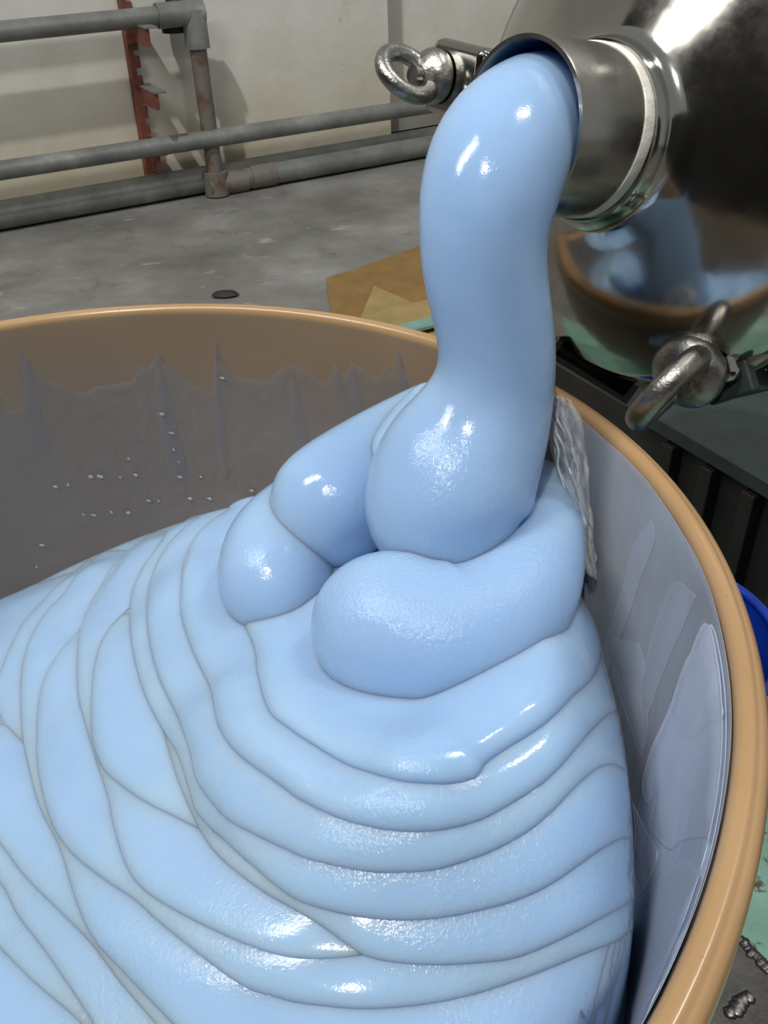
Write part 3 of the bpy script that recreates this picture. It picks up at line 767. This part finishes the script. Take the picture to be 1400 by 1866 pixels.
# open box bracket under the cover
BA = ms(1010, 585, 0.24); BB = ms(1155, 690, 0.24)
bx = M @ np.array([0.86, -0.47, -0.2]); bx /= np.linalg.norm(bx)
by = M @ np.array([0.1, 0.35, -0.93]); by = by - (by @ bx)*bx; by /= np.linalg.norm(by); bz = np.cross(bx, by)
if bz[2] < 0: bz = -bz
R = np.stack([bx, by, bz]).T
bc = ms(1085, 650, 0.13)
k = 1/ppm(bc)
fr = [box(*(bc - bz*34*k), 175*k, 80*k, 12*k, R), box(*(bc + bz*48*k + by*20*k), 175*k, 30*k, 10*k, R), box(*(bc - bx*82*k + bz*6*k), 12*k, 80*k, 92*k, R), box(*(bc + bx*82*k + bz*6*k), 14*k, 80*k, 92*k, R), box(*(bc + by*40*k + bz*6*k), 170*k, 8*k, 92*k, R)]
obj('box_bracket', join(*fr), MT['dark_steel'], mx, smooth=False, bevel=0.001)
hb = ms(1172, 672, 0.13)
obj('bracket_bolt', join(lathe(hb, bx, [(0, 0.0005), (0, 0.011), (0.012, 0.011), (0.012, 0.0005)], 6), rod(hb - bx*0.02, hb, 0.006)), MT['forged_steel'], mx, smooth=False)
# stand of the mixer, mostly behind the vessel
VB = O + IN*0.33; SC = np.array([1.50, 1.20, 0])
obj('trunnion_arm', rod(VB, [SC[0], SC[1], VB[2]], 0.05, 32), MT['brushed_steel'], mx)
obj('stand_column', box(SC[0], SC[1], (VB[2] + 0.1)/2, 0.2, 0.2, VB[2] + 0.1), MT['dark_green_paint'], mx, smooth=False, bevel=0.006)

# ------------------------------------------------------------------ dark machine base behind the drum
zb = 0.30
e0 = onz(1180, 752, zb); e1 = onz(1400, 880, zb); ed = e1 - e0; ed /= np.linalg.norm(ed); en = np.array([-ed[1], ed[0], 0])
if en @ (CP - e0) > 0: en = -en
BR = np.stack([ed, en, [0, 0, 1]]).T
mid = e0 + ed*0.25
mbase = empty('machine_base', (*(mid + en*0.35)[:2], 0), 'dark green painted machine base with ribbed side blackened as shade behind the drum', 'machine base')
cc = mid + en*0.36
obj('top_plate', box(*(e0 + ed*0.70 + en*0.37)[:2], zb - 0.012, 1.42, 0.74, 0.024, BR), MT['dark_green_paint'], mbase, smooth=False, bevel=0.003)
obj('side_box', box(*(e0 + ed*0.52 + en*0.37)[:2], (zb - 0.024)/2, 1.6, 0.70, zb - 0.024, BR), MT['black_steel'], mbase, smooth=False)  # black and run out to the left to stand in for deep shadow
for i in range(9):
    p = e0 + ed*(0.05 + i*0.075) + en*0.012
    obj('rib', box(p[0], p[1], (zb - 0.03)/2, 0.022, 0.03, zb - 0.03, BR), MT['black_steel'], mbase, smooth=False, bevel=0.002)

# ------------------------------------------------------------------ green deck under the drum, with weld beads
dk = empty('weighing_deck', (DC[0] + 0.1, DC[1], 0), 'green painted steel deck with worn patches that the drum stands on', 'platform')
dA = onz(1375, 1700, DECK)
pg = [(-0.55, -0.22), (0.66, -0.22), (0.66, 0.52), (0.46, 0.92), (-0.55, 0.92)]; np_ = len(pg)
obj('deck_plate', ([(x, y, DECK - 0.012) for x, y in pg] + [(x, y, DECK - 0.0003) for x, y in pg], [tuple(range(np_))[::-1], tuple(range(np_, 2*np_))] + [(i, (i+1) % np_, (i+1) % np_ + np_, i + np_) for i in range(np_)]), MT['green_deck'], dk, smooth=False, bevel=0.002)
for sx in (-0.36, 0.36):
    obj('deck_runner', box(DC[0] + 0.12 + sx, DC[1] - 0.02, (DECK - 0.012)/2, 0.06, 0.74, DECK - 0.012, rz(0.10)), MT['black_steel'], dk, smooth=False)
def deck_poly(pix, th):
    return floor_poly(pix, DECK + 0.0002, th)
obj('bare_patch', deck_poly([(1335,1712),(1352,1706),(1400,1755),(1440,1800),(1440,1960),(1230,1960),(1290,1800)], 0.003), MT['bare_plate'], dk, smooth=False, label='bare grey steel patch welded over the green deck')
def bead(p0, p1, n, r):
    a = onz(*p0, DECK + 0.004); b = onz(*p1, DECK + 0.004); parts = []
    for i in range(n):
        c = a + (b - a)*i/max(1, n-1); d = (b - a)/np.linalg.norm(b - a)
        c = c + rng.normal(0, r*0.12, 3)*[1, 1, 0.2]; q = r*rng.uniform(0.8, 1.15)
        v, f = lathe(c, d, [(-q*0.8, 0.0004), (-q*0.6, q*0.55), (-q*0.1, q), (q*0.5, q*0.8), (q*0.8, 0.0004)], 12)
        v = [c + (np.asarray(p) - c)*[1, 1, 0.55] for p in v]
        parts.append((v, f))
    return join(*parts)
obj('weld_bead', bead((1352, 1712), (1398, 1765), 12, 0.0062), MT['weld_metal'], dk)
obj('weld_bead', bead((1334, 1845), (1362, 1815), 8, 0.0075), MT['weld_metal'], dk)

# ------------------------------------------------------------------ blue bucket on the floor right of the drum
q = onz(1392, 1075, 0.30)
q = onz(1205, 1148, 0.34); bc_ = np.array([q[0], q[1], DECK + 0.0005])
bk = empty('blue_bucket', bc_, 'blue plastic bucket standing close behind the right side of the drum', 'bucket')
obj('shell', lathe(bc_, (0, 0, 1), [(0.004, 0.0005), (0.004, 0.085), (0.28, 0.108), (0.29, 0.108), (0.29, 0.111), (0.0, 0.088), (0.0, 0.0005)], 72), MT['blue_plastic'], bk, sharp=50)
obj('rim', torus(bc_ + [0, 0, 0.29], (0, 0, 1), 0.111, 0.005, 72, 10), MT['blue_plastic'], bk)
